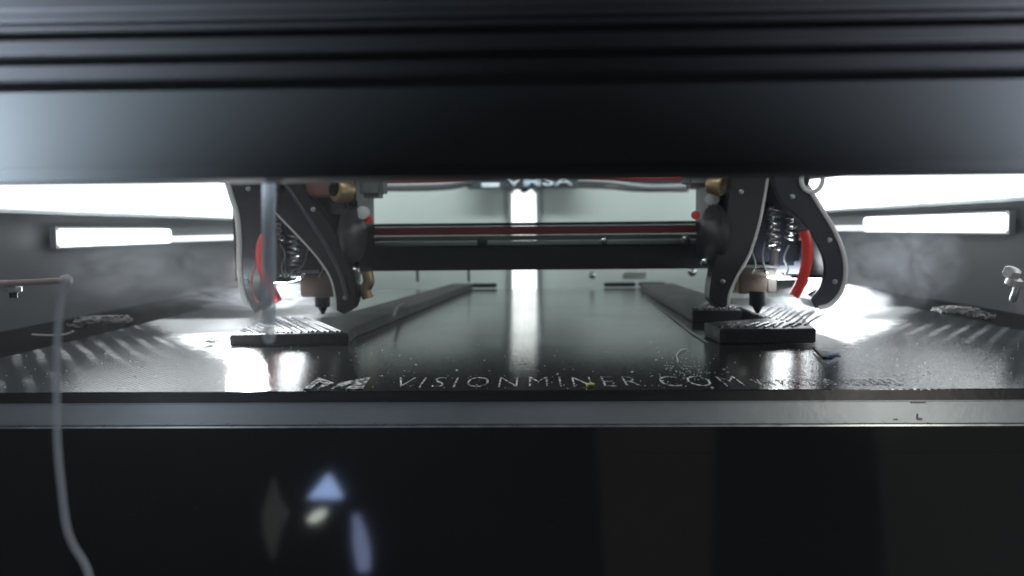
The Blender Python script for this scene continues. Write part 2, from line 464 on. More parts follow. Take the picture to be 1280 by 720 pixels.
# ------------------------------------------------------------------ light strips
def strip(x, y0, y1, z0, z1, m, name, label, cat='light strip', group=None, housing=True):
    s = 1 if x > 0 else -1
    t = thing(name, (x, (y0+y1)/2, z0), label, cat, group)
    box('diffuser', (x-s*0.004, y0, z0), (x, y1, z1), m, t, bevel=0.0008)
    box('housing', (x, y0, z0-0.002), (x+s*0.0035, y1, z1+0.002), alu, t)
    return t
XS = W-0.006
strip(-XS, 0.20, 0.845, CAM_H+0.0108, CAM_H+0.036, led_side, 'light_strip', 'broad glaring white light strip running back along the left wall', group='side light strips')
strip(XS, 0.20, 0.845, CAM_H+0.0128, CAM_H+0.037, led_side, 'light_strip', 'broad glaring white light strip running back along the right wall', group='side light strips')
def low(s, ya, yb, yc_, z0, z1, label):
    x = s*XS
    t = thing('side_rail', (x, ya, z0), label, 'rail')
    box('lit_section', (x-s*0.005, ya, z0), (x, yb, z1), led_low, t, bevel=0.001)
    box('rail', (x-s*0.004, yb+0.0002, z0+0.0004), (x, yc_, z0+0.0040), led_dim, t, bevel=0.001)
    box('backing', (x, ya, z0-0.001), (x+s*0.003, yc_, z1+0.001), wall_grey, t)
low(-1, 0.375, 0.487, 0.84, CAM_H-0.0065, CAM_H+0.0020, 'short glowing rail below the left light strip, bright at its front end')
low(1, 0.386, 0.542, 0.84, CAM_H-0.0038, CAM_H+0.0055, 'short glowing rail below the right light strip, bright at its outer end')
# centre lamp: two upright tubes with a small lens above
cl = thing('centre_light', P(655, 300, BACK-0.008), 'pair of bright upright white tubes at the middle of the pale back wall', 'light')
for p0, p1 in ((639.5, 654), (655.5, 670)):
    a = P(p0, 250, BACK-0.012); b_ = P(p1, 250, BACK-0.012)
    box('light_tube', (a.x, BACK-0.014, -0.04), (b_.x, BACK-0.004, P(655, 237.5, BACK-.012).z), led_mid, cl, bevel=0.003, seg=3)
a = P(634, 300, BACK-0.003); b_ = P(676, 300, BACK-0.003)
box('backing', (a.x, BACK-0.0035, -0.04), (b_.x, BACK-0.0005, P(655, 233, BACK).z), rail_steel, cl)
lathe('lens', [(0.001, 0), (0.006, 0.001), (0.006, 0.004), (0.003, 0.006)], P(656, 233.5, BACK-0.010), (0, -1, 0), steel, cl)

# sign with letters at the top of the back wall
sg = thing('back_sign', P(655, 228, BACK-0.02), 'dark sign with pale block letters at the top middle of the back wall', 'sign')
a = P(584, 236.5, BACK-0.02); b_ = P(726, 205, BACK-0.02)
box('board', (a.x, BACK-0.020, a.z), (b_.x, BACK-0.015, b_.z), mat('sign board', (0.05, 0.07, 0.08), 0.5), sg, bevel=0.001)
pale = mat('sign letters', (0.66, 0.78, 0.84), 0.4, emit=(0.66, 0.8, 0.88), estr=0.25)
a = P(632, 233, BACK-0.021); b_ = P(716, 233, BACK-0.021); c_ = P(670, 218.5, BACK-0.021)
t = text_mesh('sign_lettering', 'VMSA', (b_-a).x, c_.z-a.z, pale, None, 0.001, 1.05, bold=0.02)
t.rotation_euler = (rad(90), 0, 0); t.location = a; t.parent = sg; t.matrix_parent_inverse = Matrix.Translation(sg.location).inverted()
a = P(602, 234, BACK-0.021); b_ = P(624, 227.5, BACK-0.021)
box('sign_bar', (a.x, BACK-0.022, a.z), (b_.x, BACK-0.0201, b_.z), pale, sg)

# cables and red ribbons swagged to both sides of the sign
def sw(pix, Y, r, m, name, label, cat, flat=1.0):
    tag(tube(name, [P(x, y, Y) for x, y in pix], r, m, flat=flat, sides=10), label, cat)
sw([(455, 222.5), (500, 223.5), (560, 223), (600, 219)], 0.78, .0030, red_bright, 'red_ribbon', 'bright red ribbon cable under the beam left of the sign', 'ribbon cable')
sw([(712, 218), (760, 221), (810, 222), (860, 221)], 0.78, .0022, red_bright, 'red_ribbon', 'bright red ribbon cable under the beam right of the sign', 'ribbon cable')
sw([(440, 231), (500, 232), (560, 230), (590, 224)], 0.80, .0028, cable_grey, 'swagged_cable', 'pale grey cable curving under the red ribbon left of the sign', 'cable')
sw([(450, 236), (510, 237), (560, 235), (592, 229)], 0.81, .0020, cable_dark, 'swagged_cable', 'dark cable hanging lowest to the left of the sign', 'cable')
sw([(722, 226), (760, 228), (810, 234), (870, 233)], 0.80, .0030, cable_grey, 'swagged_cable', 'pale grey cable curving under the red ribbon right of the sign', 'cable')
sw([(724, 233), (765, 235), (800, 238), (860, 238)], 0.81, .0017, cable_dark, 'swagged_cable', 'dark cable hanging lowest to the right of the sign', 'cable')

# ------------------------------------------------------------------ gantry
YG = 0.42
ga = thing('gantry', P(660, 337, YG), 'black cross beam with dark red band and thin steel rail between the toolheads', 'gantry')
def zz_(py, Y=YG): return P(665, py, Y).z
x0 = P(395, 300, YG).x; x1 = P(955, 300, YG).x
box('beam', (x0, YG, zz_(337.5)), (x1, YG+0.02, zz_(306.5)), black_plastic, ga, bevel=0.0008)
box('linear_rail', (x0, YG-0.002, zz_(306)), (x1, YG+0.010, zz_(301)), rail_steel, ga, bevel=0.0005)
box('rail_base', (x0, YG+0.001, zz_(300.5)), (x1, YG+0.014, zz_(294)), mat('rail base', (.12, .135, .135), .4, metal=.5), ga, bevel=0.0004)
box('red_strip', (x0, YG+0.0005, zz_(293.3)), (x1, YG+0.008, zz_(282.5)), red_band, ga, bevel=0.0005)  # plain dark red band above the rail
box('top_cover', (x0, YG-0.0005, zz_(282)), (x1, YG+0.014, zz_(278)), black_plastic, ga, bevel=0.0006)
for px, s in ((603, .0028), (857, .0024), (755, .0018)):
    p = P(px, 302 - (px-665)*0.007, YG-0.002)
    lathe('rail_screw', [(s*.5, -.001), (s, 0), (s, .0012), (s*.6, .0016)], p, (0, -1, 0), black_plastic if px == 603 else steel, ga, n=14)

# things at the rear edge of the plate
rear = [((589, 621), (355, 363), .61, 'clip', black_plastic, 'small flat black clip at the rear of the plate left of the centre light'),
        ((755, 795), (354.5, 362), .61, 'clip', black_plastic, 'small flat black clip at the rear right of the centre light'),
        ((799, 833), (353, 359.5), .61, 'clip', black_plastic, 'short black clip touching the far end of the right print'),
        ((779, 808), (340, 349), .64, 'pale_block', mat('pale block', (0.5, 0.55, 0.5), 0.5), 'small pale block at the rear edge of the plate under the gantry')]
for (xa, xb), (ya, yb), Y, nm, m, lb in rear:
    a = P(xa, yb, Y); b_ = P(xb, ya, Y)
    z0 = 0.0003 if nm == 'clip' else a.z
    tag(box(nm, (a.x, Y, z0), (b_.x, Y+0.008, max(b_.z, z0+0.003)), m, bevel=0.0008), lb, nm.replace('_', ' '))
for px, py, lb in ((740, 344, 'small round screw head right of the centre light beneath the gantry'), (865, 340, 'bright round screw beside the foot of the right toolhead')):
    lathe('screw', [(.0012, -.002), (.0028, 0), (.0028, .0015), (.0012, .0024)], P(px, py, .52 if px > 800 else .63), (0, -1, 0), steel, n=16)
    tag(COL.objects[-1], lb, 'screw')
for px, lb in ((522, 'thin dark pin standing behind the plate left of centre'), (586, 'thin dark pin behind the plate nearest the centre light')):
    a = P(px, 352, .66); tag(tube('pin', [a, a+Vector((0, 0, .014))], .0011, cable_dark, curve=False), lb, 'pin')

# ------------------------------------------------------------------ printed parts and white film
def ribbed(name, blocks, ribs, label, zt=0.0045):
    c = Vector((sum(p[0] for p in blocks[0])/len(blocks[0]), blocks[0][0][1], 0))
    t = thing(name, c, label, 'printed part')
    for i, b in enumerate(blocks):
        slab('print_body', b, 0.0001, zt-0.0002*i, print_black, t, bevel=0.0004)
    rj = random.Random(len(ribs))
    for (p, q) in ribs:
        p = (p[0]+rj.gauss(0, .0003), p[1]+rj.uniform(0, .002)); q = (q[0]+rj.gauss(0, .0005), q[1]-rj.uniform(0, .006))
        tube('ridge', [Vector((*p, zt+0.0001)), Vector(((p[0]+q[0])/2, (p[1]+q[1])/2, zt+0.0004)), Vector((*q, zt+0.0001))], 0.00055, ridge_mat, t, sides=6, n=2)
    return t
zt = 0.0045
def poly(pix, z=0.0): return [(G(x, y, z).x, G(x, y, z).y) for x, y in pix]
# left print
fl = [(-0.119, 0.309), (-0.073, 0.313), (-0.0745, 0.334), (-0.045, 0.598), (-0.060, 0.600), (-0.090, 0.40), (-0.126, 0.372)]
ribs = []
for i in range(17):
    u = i/16
    p = (-0.114+0.038*u, 0.313+0.002*u); k = min(1.0, 0.15+u*1.6)
    ribs.append((p, (p[0]-0.030*k, p[1]+0.058*k)))
ribs = [(p, q) for p, q in ribs]
L_ = ribbed('printed_part', [fl], ribs, 'black ribbed print under the left nozzle with a long thin edge running back', 0.0045)
L_['group'] = 'printed parts on the plate'
# right print
fr = [(0.072, 0.308), (0.109, 0.309), (0.135, 0.430), (0.135, 0.445), (0.105, 0.445), (0.100, 0.345), (0.071, 0.331)]
fr2 = [(0.076, 0.381), (0.0995, 0.381), (0.1045, 0.446), (0.100, 0.57), (0.077, 0.57)]
ribs = []
for i in range(9):
    p = (0.0995+i*0.0011, 0.352-i*0.0044)
    ribs.append((p, (p[0]+0.0235, p[1]+0.052)))
for i in range(9):
    x = 0.0745+i*0.0035
    ribs.append(((x-.0012, 0.312), (x+.0070, 0.329)))
for i in range(9):
    x = 0.0775+i*0.0024
    k = min(1, (0.0985-x)/.02+.15)
    ribs.append(((x, 0.384), (x+.018*k, 0.384+.045*k)))
R_ = ribbed('printed_part', [fr, fr2], ribs, 'black ribbed print under the right nozzle, stepped with a notch at its left', 0.0057)
R_['group'] = 'printed parts on the plate'

def film_sheet(pix, label, seed, amp=1.0):
    rs = random.Random(seed)
    pts = [G(x, y, 0.0004) for x, y in pix]
    # ragged outline
    out = []
    for i, p in enumerate(pts):
        q = pts[(i+1) % len(pts)]
        n = max(2, int((q-p).length/0.0022))
        for k in range(n):
            v = p.lerp(q, k/n)
            out.append((v.x+rs.gauss(0, .0004)*amp, v.y+rs.gauss(0, .0009)*amp))
    return tag(slab('white_film', out, 0.0002, 0.0006, film), label, 'film')
# curled dark flake at the corner of the right painted glare
tag(slab('curled_flake', poly([(1016, 436), (1026, 442), (1034, 447), (1048, 444), (1040, 449), (1028, 449)], 0.001), 0.0008, 0.0018, print_black), 'small dark curled flake at the front corner of the right white glare patch', 'flake')
tag(tube('blue_shaving', [G(1034, 446, .002), G(1042, 444, .0024), G(1050, 445, .002)], .0004, mat('blue shaving', (0.12, 0.2, 0.55), 0.3)), 'tiny blue shaving lying against the dark curled flake', 'shaving')
# ragged end bits of the left print
def lumps(name, pix, Y, s, m, label, cat, seed, ground=None):
    rs = random.Random(seed); bm = bmesh.new()
    pp = spline([P(x, y, Y) if ground is None else G(x, y, ground) for x, y in pix], 6)
    for p in pp:
        for _ in range(3):
            r = bmesh.ops.create_icosphere(bm, subdivisions=2, radius=s*rs.uniform(.25, .75 if name == 'grey_scrap' else 1.1))
            c = p+Vector((rs.gauss(0, s*.6), rs.gauss(0, s*.6), rs.gauss(0, s*.35)))
            for v in r['verts']:
                k = 1+rs.uniform(-.18, .18)
                v.co = Vector((v.co.x*1.5*k, v.co.y*k, v.co.z*.8*k))+c
    if name == 'grey_scrap':
        for _ in range(26):
            c = rs.choice(pp); ln = rs.uniform(.004, .011); a = rs.uniform(-.5, .5); cu = rs.uniform(-3, 3)
            for k in range(26):
                u = k/25-.5
                q = c+Vector((ln*u, ln*u*a+rs.gauss(0, s*.05)+s*.5*math.sin(u*5*cu), s*(.5+.6*math.cos(u*4*cu))))
                bmesh.ops.create_icosphere(bm, subdivisions=1, radius=s*.22, matrix=Matrix.Translation(q))
    o = from_bm(name, bm, m, smooth=True)
    rm = o.modifiers.new('join', 'REMESH'); rm.mode = 'VOXEL'; rm.voxel_size = s*.12; rm.use_smooth_shade = True
    return tag(o, label, cat)
lumps('filament_blob', [(263, 427), (268, 424), (276, 421)], .31, .0009, film, 'small white blob stuck to the outer end of the left print', 'blob', 4, ground=.002)
lumps('grey_scrap', [(92, 409), (105, 403), (120, 401), (140, 400), (158, 400)], .36, .0018, scrap, 'crinkled grey scrap lying along the left edge of the build plate', 'scrap', 5)
lumps('grey_scrap', [(1176, 389), (1192, 388), (1210, 391), (1236, 397)], .37, .0018, scrap, 'crinkled grey scrap lying along the right edge of the build plate', 'scrap', 6)
# curtain brush stroke of adhesive around the scraps: flat wisps
for pix, lb in (([(40, 418), (62, 419), (80, 418), (92, 414)], 'fine pale thread reaching left from the grey scrap at the plate edge'),):
    tag(tube('pale_thread', [P(x, y, .345) for x, y in pix], .0004, crumb, sides=6), lb, 'thread')

# ------------------------------------------------------------------ toolheads
YT = 0.355
def outline(pix, Y, n=5, close=True):
    pts = [Vector((x, y, 0)) for x, y in pix]
    out = []
    N = len(pts)
    for i in range(N):
        p0, p1, p2, p3 = pts[i-1], pts[i], pts[(i+1) % N], pts[(i+2) % N]
        if (p2-p1).length < 14: ks = [0]
        else: ks = [k/n for k in range(n)]
        for t in ks:
            v = 0.5*((2*p1)+(p2-p0)*t+(2*p0-5*p1+4*p2-p3)*t*t+(3*p1-p0-3*p2+p3)*t**3)
            out.append(P(v.x, v.y, Y))
    return out
def coil(name, px0, py0, py1, Y, rpx, turns, parent, rad_=0.00042, lean=0):
    pts = []
    n = turns*12
    for i in range(n+1):
        t = i/n; a = 2*math.pi*turns*t
        c = P(px0+lean*t, py0+(py1-py0)*t, Y)
        pts.append(c+Vector((math.cos(a)*rpx*Y/F, math.sin(a)*rpx*Y/F, 0)))
    return tube(name, pts, rad_, steel, parent, sides=8, curve=False)

def toolhead_left():
    t = thing('toolhead', P(370, 385, YT), 'toolhead behind the thick blue streak, with black ducts and red wire on its left', 'toolhead', 'toolheads on the gantry')
    a = P(352, 345, YT+.020); b_ = P(446, 190, YT+.020)
    box('body', (a.x, YT+.014, a.z), (b_.x, YT+.060, b_.z), black_plastic, t, bevel=.002)
    box('carriage_block', (P(385, 300, YT).x, YT+.010, P(0, 346, YT).z), (P(441, 300, YT).x, YT+.0138, P(0, 250, YT).z), duct_black, t, bevel=.0015)
    # outer duct
    o1 = [(284, 205), (283, 222), (290, 245), (297, 268), (300, 300), (300, 335), (304, 365), (311, 382), (318, 391), (326, 384), (331, 365), (331, 345), (325, 322), (325, 298), (336, 272), (346, 250), (346, 205)]
    prism('outer_duct', outline(o1, YT-.004), .016, duct_black, t, bevel=.0006)
    tube('duct_rim', [P(x-1, y, YT-.0042) for x, y in o1[1:8]], .0012, duct_rim, t)
    o2 = [(303, 205), (303, 224), (320, 241), (346, 268), (374, 297), (398, 324), (413, 348), (419, 372), (420, 388), (430, 393), (441, 386), (446, 368), (441, 340), (424, 302), (402, 265), (382, 240), (372, 205)]
    prism('inner_duct', outline(o2, YT+.0130 - .012), .010, duct_black, t, bevel=.0006)
    tube('duct_rim', [P(x, y, YT+.0005) for x, y in o2[1:9]], .00045, duct_rim, t)
    tube('duct_crease', [P(x, y, YT+.0006) for x, y in ((352, 225), (372, 252), (400, 295), (422, 335), (434, 372))], .0009, mat('crease', (0.06, 0.065, 0.07), 0.35), t)
    # hot end
    box('heat_block', (P(354, 0, YT).x, YT+.001+.012, P(0, 377, YT).z), (P(402, 0, YT).x, YT+.030, P(0, 347, YT).z), heat_tan, t, bevel=.0006)
    box('clamp_plate', (P(350, 0, YT).x, YT+.0125, P(0, 346.5, YT).z), (P(412, 0, YT).x, YT+.026, P(0, 342.5, YT).z), rail_steel, t, bevel=.0004)
    box('sensor_block', (P(403, 0, YT).x, YT+.0135, P(0, 376, YT).z), (P(416, 0, YT).x, YT+.026, P(0, 350, YT).z), cable_dark, t, bevel=.0004)
    for px in (351, 361, 380): lathe('screw', [(.0007, 0), (.0011, .0004), (.0011, .0012), (.0005, .0016)], P(px, 346 if px < 370 else 344, YT+.0122), (0, -1, 0), steel, t, n=12)
    lathe('nozzle', [(.0008, 0), (.0022, .003), (.0036, .0036), (.0036, .008)], Vector((P(378, 0, YT).x, YT+.02, 0.0056)), (0, 0, 1), black_plastic, t, n=16)
    tube('red_wire', [P(x, y, YT-.006) for x, y in ((331, 294), (326, 306), (325, 325), (331, 345), (340, 362), (348, 377))], .0019, red_wire, t)
    tube('sensor_wire', [P(x, y, YT-.0065) for x, y in ((321, 330), (315, 345), (314, 360), (318, 372), (323, 378))], .0006, red_band, t)
    coil('spring', 368, 290, 332, YT+.006, 8, 6, t, .00055)
    coil('spring', 349, 275, 300, YT+.006, 5, 4, t, .0005)
    # fittings on top
    box('brown_sleeve', (P(372, 0, YT+.01).x, YT+.004, P(0, 250, YT).z), (P(412, 0, YT).x, YT+.012, P(0, 205, YT).z), brown, t, bevel=.001)
    q = P(419, 236, YT+.002)
    lathe('brass_fitting', [(.0028, -.006), (.0055, -.006), (.0062, 0), (.0055, .0012), (.0036, .0012), (.0034, -.003)], q+Vector((0.001, 0, 0)), (-0.75, -0.65, 0.1), brass, t)
    lathe('fitting_bore', [(.0001, -.0022), (.0034, -.0022), (.0034, .0014), (.0001, .0010)], q+Vector((0.0, 0, 0)), (-0.75, -0.65, 0.1), black_plastic, t)
    box('grey_block', (P(440, 0, YT).x, YT+.004, P(0, 251, YT).z), (P(471, 0, YT).x, YT+.018, P(0, 205, YT).z), mat('grey block', (.16, .17, .17), .5), t, bevel=.002)
    lathe('wheel', [(.004, -.003), (.0118, -.002), (.0128, -.001), (.0128, .001), (.0118, .002), (.004, .003)], P(441, 293, YT+.008), (0.975, -0.20, 0), mat('wheel grey', (.03, .033, .035), .4), t)
    lathe('wheel_hub', [(.0015, .0021), (.0030, .0021), (.0030, .0024), (.0015, .0027)], P(440, 293, YT+.008), (0.97, -0.24, 0), black_plastic, t)
    lathe('steel_screw', [(.0008, 0), (.0016, .0005), (.0016, .0018), (.0008, .0024)], P(443, 338, YT+.006), (0, -1, 0), steel, t, n=14)
    lathe('steel_pin', [(.0012, 0), (.0014, .004), (.0012, .006)], P(447, 352, YT+.008), (0, 0, 1), steel, t, n=12)
    o = tube('tan_tip', [P(x, y, YT+.01) for x, y in ((459, 340), (461, 352), (457, 362), (460, 373))], .0026, brass, t)
    lathe('white_bumper', [(.0015, 0), (.0030, .0004), (.0030, .0035), (.0015, .004)], P(455, 266, YT+.012), (0, -1, 0), mat('white bumper', (.75, .78, .76), .5), t, n=16)
    lathe('red_button', [(.0008, 0), (.0020, .0004), (.0020, .0016), (.0008, .002)], P(461, 275, YT+.012), (0, -1, 0), red_bright, t, n=12)
    box('head_lamp', (P(291, 0, YT).x, YT-.002, .0218), (P(346, 0, YT).x, YT+.060, .0222), led_head, t)
    box('lamp_cover', (P(289, 0, YT+.02).x, YT+.0125, .0223), (P(352, 0, YT+.02).x, YT+.062, .10), black_plastic, t)
    box('lamp_shade', (P(301, 0, YT).x, YT-.003, .0223), (P(351, 0, YT).x, YT+.0124, .0235), duct_black, t)
    for pix in ([(356, 347), (352, 335), (356, 318), (350, 305)], [(398, 347), (404, 335), (398, 322), (405, 300)], [(362, 347), (366, 338), (378, 333), (386, 310)]):
        tube('sensor_lead', [P(x, y, YT+.009) for x, y in pix], .00045, cable_grey, t, sides=6)
    for x, y in ((311, 236), (309, 352), (432, 372), (392, 262)):
        lathe('duct_screw', [(.0006, 0), (.0011, .0003), (.0011, .0009), (.0005, .0012)], P(x, y, YT-.004 if x < 330 else YT+.001), (0, -1, 0), rail_steel, t, n=12)
    box('connector', (P(404, 0, YT).x, YT+.004, P(0, 272, YT).z), (P(424, 0, YT).x, YT+.0098, P(0, 256, YT).z), cable_dark, t, bevel=.0005)
    return t
def toolhead_right():
    t = thing('toolhead', P(950, 385, YT), 'toolhead with clear view of two steel springs and thick red wire on its right', 'toolhead', 'toolheads on the gantry')
    blue_black = mat('blue black panel', (0.035, 0.042, 0.065), 0.4)
    box('body', (P(893, 0, YT+.02).x, YT+.014, P(0, 342, YT).z), (P(1000, 0, YT+.02).x, YT+.060, P(0, 190, YT).z), blue_black, t, bevel=.002)
    box('carriage_block', (P(893, 300, YT).x, YT+.010, P(0, 342, YT).z), (P(930, 300, YT).x, YT+.0138, P(0, 250, YT).z), duct_black, t, bevel=.0015)
    o1 = [(915, 205), (914, 228), (909, 265), (899, 310), (889, 352), (888, 375), (896, 385), (908, 384), (912, 366), (921, 345), (936, 318), (948, 280), (955, 245), (959, 222), (960, 205)]
    prism('inner_duct', outline(o1, YT), .012, mat('duct grey', (0.028, 0.03, 0.034), 0.38), t, bevel=.0008)
    tube('duct_rim', [P(x, y, YT-.0002) for x, y in ((960, 222), (956, 245), (949, 280), (937, 318), (922, 345), (912, 368), (911, 383))], .00065, duct_rim, t)
    box('duct_shadow_panel', (P(934, 0, YT+.01).x, YT+.0125, P(0, 330, YT).z), (P(950, 0, YT+.01).x, YT+.0139, P(0, 240, YT).z), black_plastic, t)
    o2 = [(972, 205), (966, 232), (978, 256), (997, 272), (1012, 290), (1024, 312), (1030, 335), (1026, 358), (1014, 375), (1020, 385), (1036, 381), (1050, 366), (1056, 342), (1053, 315), (1041, 286), (1024, 258), (1012, 238), (1010, 205)]
    prism('outer_duct', outline(o2, YT-.004), .018, mat('duct blue black', (0.022, 0.026, 0.034), 0.38), t, bevel=.0008)
    tube('duct_rim', [P(x+1, y, YT-.0043) for x, y in ((1008, 232), (1024, 258), (1041, 286), (1053, 315), (1056, 342), (1050, 366), (1036, 381), (1023, 385))], .0010, duct_rim, t)
    # ring
    pts = []
    c = P(1015, 224, YT-.005)
    for k in range(25):
        a = 2*math.pi*k/24; pts.append(c+Vector((math.cos(a)*.0046, 0, math.sin(a)*.0055)))
    tube('ring', pts, .0010, duct_rim, t, curve=False)
    box('heat_block', (P(938, 0, YT).x, YT+.013, P(0, 377, YT).z), (P(975, 0, YT).x, YT+.030, P(0, 344.5, YT).z), heat_tan, t, bevel=.0006)
    box('heat_block_side', (P(975.5, 0, YT).x, YT+.014, P(0, 376, YT).z), (P(989, 0, YT).x, YT+.029, P(0, 345, YT).z), mat('side tan', (.14, .135, .125), .4, metal=.5), t, bevel=.0006)
    box('clamp_plate', (P(924, 0, YT).x, YT+.0125, P(0, 344, YT).z), (P(992, 0, YT).x, YT+.026, P(0, 340.5, YT).z), rail_steel, t, bevel=.0004)
    for px in (929, 934.5): box('brass_pin', (P(px, 0, YT).x, YT+.012, P(0, 376, YT).z), (P(px+2.2, 0, YT).x, YT+.014, P(0, 345, YT).z), brass, t)
    box('sensor_block', (P(918, 0, YT).x, YT+.0145, P(0, 374, YT).z), (P(929, 0, YT).x, YT+.026, P(0, 346, YT).z), brown, t, bevel=.0004)
    for px, py in ((957, 339), (977, 343), (985, 346), (990, 346)): lathe('screw', [(.0007, 0), (.0011, .0004), (.0011, .0012), (.0005, .0016)], P(px, py, YT+.0122), (0, -1, 0), steel, t, n=12)
    lathe('nozzle', [(.0008, 0), (.0024, .003), (.0038, .0036), (.0038, .010)], Vector((P(957, 0, YT).x, YT+.006, 0.0062)), (0, 0, 1), black_plastic, t, n=16)
    tube('red_wire', [P(x, y, YT-.007) for x, y in ((1005, 289), (1009, 305), (1009, 325), (1004, 346), (996, 364), (992, 370))], .0023, red_wire, t)
    coil('spring', 966, 256, 312, YT+.006, 8, 7, t, .0006)
    coil('spring', 990, 268, 300, YT+.006, 6, 4, t, .0006, lean=-4)
    box('green_board', (P(972, 0, YT).x, YT+.010, P(0, 280, YT).z), (P(984, 0, YT).x, YT+.013, P(0, 268, YT).z), green, t)
    tube('spring_pin', [P(968, 312, YT+.005), P(967, 332, YT+.005)], .0018, rail_steel, t, curve=False)
    q = P(901, 231, YT+.002)
    lathe('brass_fitting', [(.0028, -.005), (.0048, -.005), (.0052, 0), (.0046, .0012), (.0030, .0012), (.0028, -.003)], q, (0.75, -0.6, -0.2), brass, t)
    box('grey_block', (P(862, 0, YT).x, YT+.004, P(0, 243, YT).z), (P(893, 0, YT).x, YT+.018, P(0, 205, YT).z), mat('grey block', (.16, .17, .17), .5), t, bevel=.002)
    lathe('wheel', [(.004, -.003), (.0118, -.002), (.0128, -.001), (.0128, .001), (.0118, .002), (.004, .003)], P(893, 291, YT+.008), (-0.975, -0.20, 0), mat('wheel grey', (.03, .033, .035), .4), t)
    lathe('wheel_hub', [(.0015, .0021), (.0030, .0021), (.0030, .0024), (.0015, .0027)], P(893, 291, YT+.008), (-0.97, -0.24, 0), black_plastic, t)
    lathe('steel_screw', [(.0008, 0), (.0018, .0005), (.0018, .0018), (.0008, .0024)], P(880, 328, YT+.006), (0, -1, 0), steel, t, n=14)
    lathe('white_bumper', [(.0015, 0), (.0030, .0004), (.0030, .0035), (.0015, .004)], P(889, 249, YT+.012), (0, -1, 0), mat('white bumper', (.75, .78, .76), .5), t, n=16)
    lathe('red_button', [(.0008, 0), (.0020, .0004), (.0020, .0016), (.0008, .002)], P(869, 269, YT+.012), (0, -1, 0), red_bright, t, n=12)
    tube('lamp_bead', [P(1010, 368, YT), P(1020, 362, YT)], .0009, steel, t, curve=False)
    box('head_lamp', (P(976, 0, YT).x, YT-.002, .0218), (P(1034, 0, YT).x, YT+.060, .0222), led_head, t)
    box('lamp_cover', (P(1000, 0, YT+.02).x+.0003, YT+.0125, .0223), (P(1034, 0, YT+.02).x, YT+.062, P(1034, 300, YT+.02).z), MATS['blue black panel'], t)
    box('lamp_shade', (P(992, 0, YT).x, YT-.003, .0223), (P(1030, 0, YT).x, YT+.0124, .0235), duct_black, t)
    for pix in ([(981, 346), (985, 336), (980, 322), (986, 306)], [(940, 342), (944, 330), (940, 312), (946, 296)], [(962, 341), (956, 334), (953, 318), (957, 300)]):
        tube('sensor_lead', [P(x, y, YT+.009) for x, y in pix], .00045, cable_grey, t, sides=6)
    for x, y in ((926, 240), (903, 352), (1043, 352), (990, 246), (1036, 300)):
        lathe('duct_screw', [(.0006, 0), (.0011, .0003), (.0011, .0009), (.0005, .0012)], P(x, y, YT-.004 if x > 970 else YT), (0, -1, 0), rail_steel, t, n=12)
    return t
toolhead_left(); toolhead_right()

# ------------------------------------------------------------------ rods and translucent streaks at the sides, near the lens
rod = thing('cross_rod', P(40, 351, .20), 'pinkish rod reaching in from the left edge with a small dark screw beneath', 'rod')
tube('rod', [P(-40, 356, .22), P(40, 353, .22), P(80, 351, .22)], .0009, tan_bar, rod, curve=False)
lathe('rod_end', [(.0004, -.001), (.0015, -.0006), (.0018, .0012), (.0009, .0022)], P(80, 351, .22), (1, 0, 0.1), mat('rod end', (.5, .46, .45), .4), rod, n=16)
tube('screw', [P(17, 358, .221), P(17, 372, .221)], .0011, cable_dark, rod, curve=False)
lathe('screw_nut', [(.0008, 0), (.0022, .0004), (.0022, .0016), (.0008, .002)], P(17, 366, .221), (0, 0, 1), rail_steel, rod, n=8)
bk = thing('side_bolt', P(1266, 355, .3), 'pale two-step bolt hanging at the right edge of the picture', 'bolt')
lathe('bolt_head', [(.002, -.001), (.0032, 0), (.0032, .0022), (.002, .003)], P(1263, 344, .3), (0.2, -.4, 1), mat('pale bolt', (.45, .45, .44), .4, metal=.4), bk, n=6)
lathe('bolt_collar', [(.002, 0), (.0028, .0002), (.0028, .0026), (.002, .003)], P(1265, 356, .3), (0.2, -.4, 1), mat('pale bolt', (.4, .4, .4), .4), bk, n=16)
lathe('bolt_shank', [(.0010, -.004), (.0014, -.003), (.0014, .004), (.001, .0045)], P(1270, 364, .3), (0.2, -.2, 1), rail_steel, bk, n=12)

streak_m = mat('clear bluish streak', (0.85, 0.88, 0.95), 0.3, alpha=0.50)
streak_m2 = mat('clear blue streak', (0.78, 0.86, 0.92), 0.3, alpha=0.50)
tag(tube('pale_streak', [P(x, y, .125) for x, y in ((84, 351), (78, 365), (74, 390), (72, 430), (71, 480), (71, 530), (73, 570), (77, 610), (81, 645), (86, 668), (93, 684), (102, 698), (109, 712), (113, 728), (116, 750))], .00055, streak_m, sides=10), 'pale translucent streak running blurred down from the pinkish rod past the aluminium bar', 'streak')
tag(tube('pale_streak', [P(x, y, .145) for x, y in ((336, 205), (336, 260), (336, 330), (336, 405))] , lambda u: .0012, streak_m2, sides=12, curve=False), 'thick translucent pale blue streak upright before the left toolhead', 'streak')
lathe('tip', [(.0005, -.0016), (.0010, -.0012), (.0013, 0), (.0010, .0012), (.0005, .0016)], P(336, 418, .145), (0, 0, 1), streak_m2, n=18)
tag(COL.objects[-1], 'rounded pale tip at the lower end of the thick blue streak', 'tip')

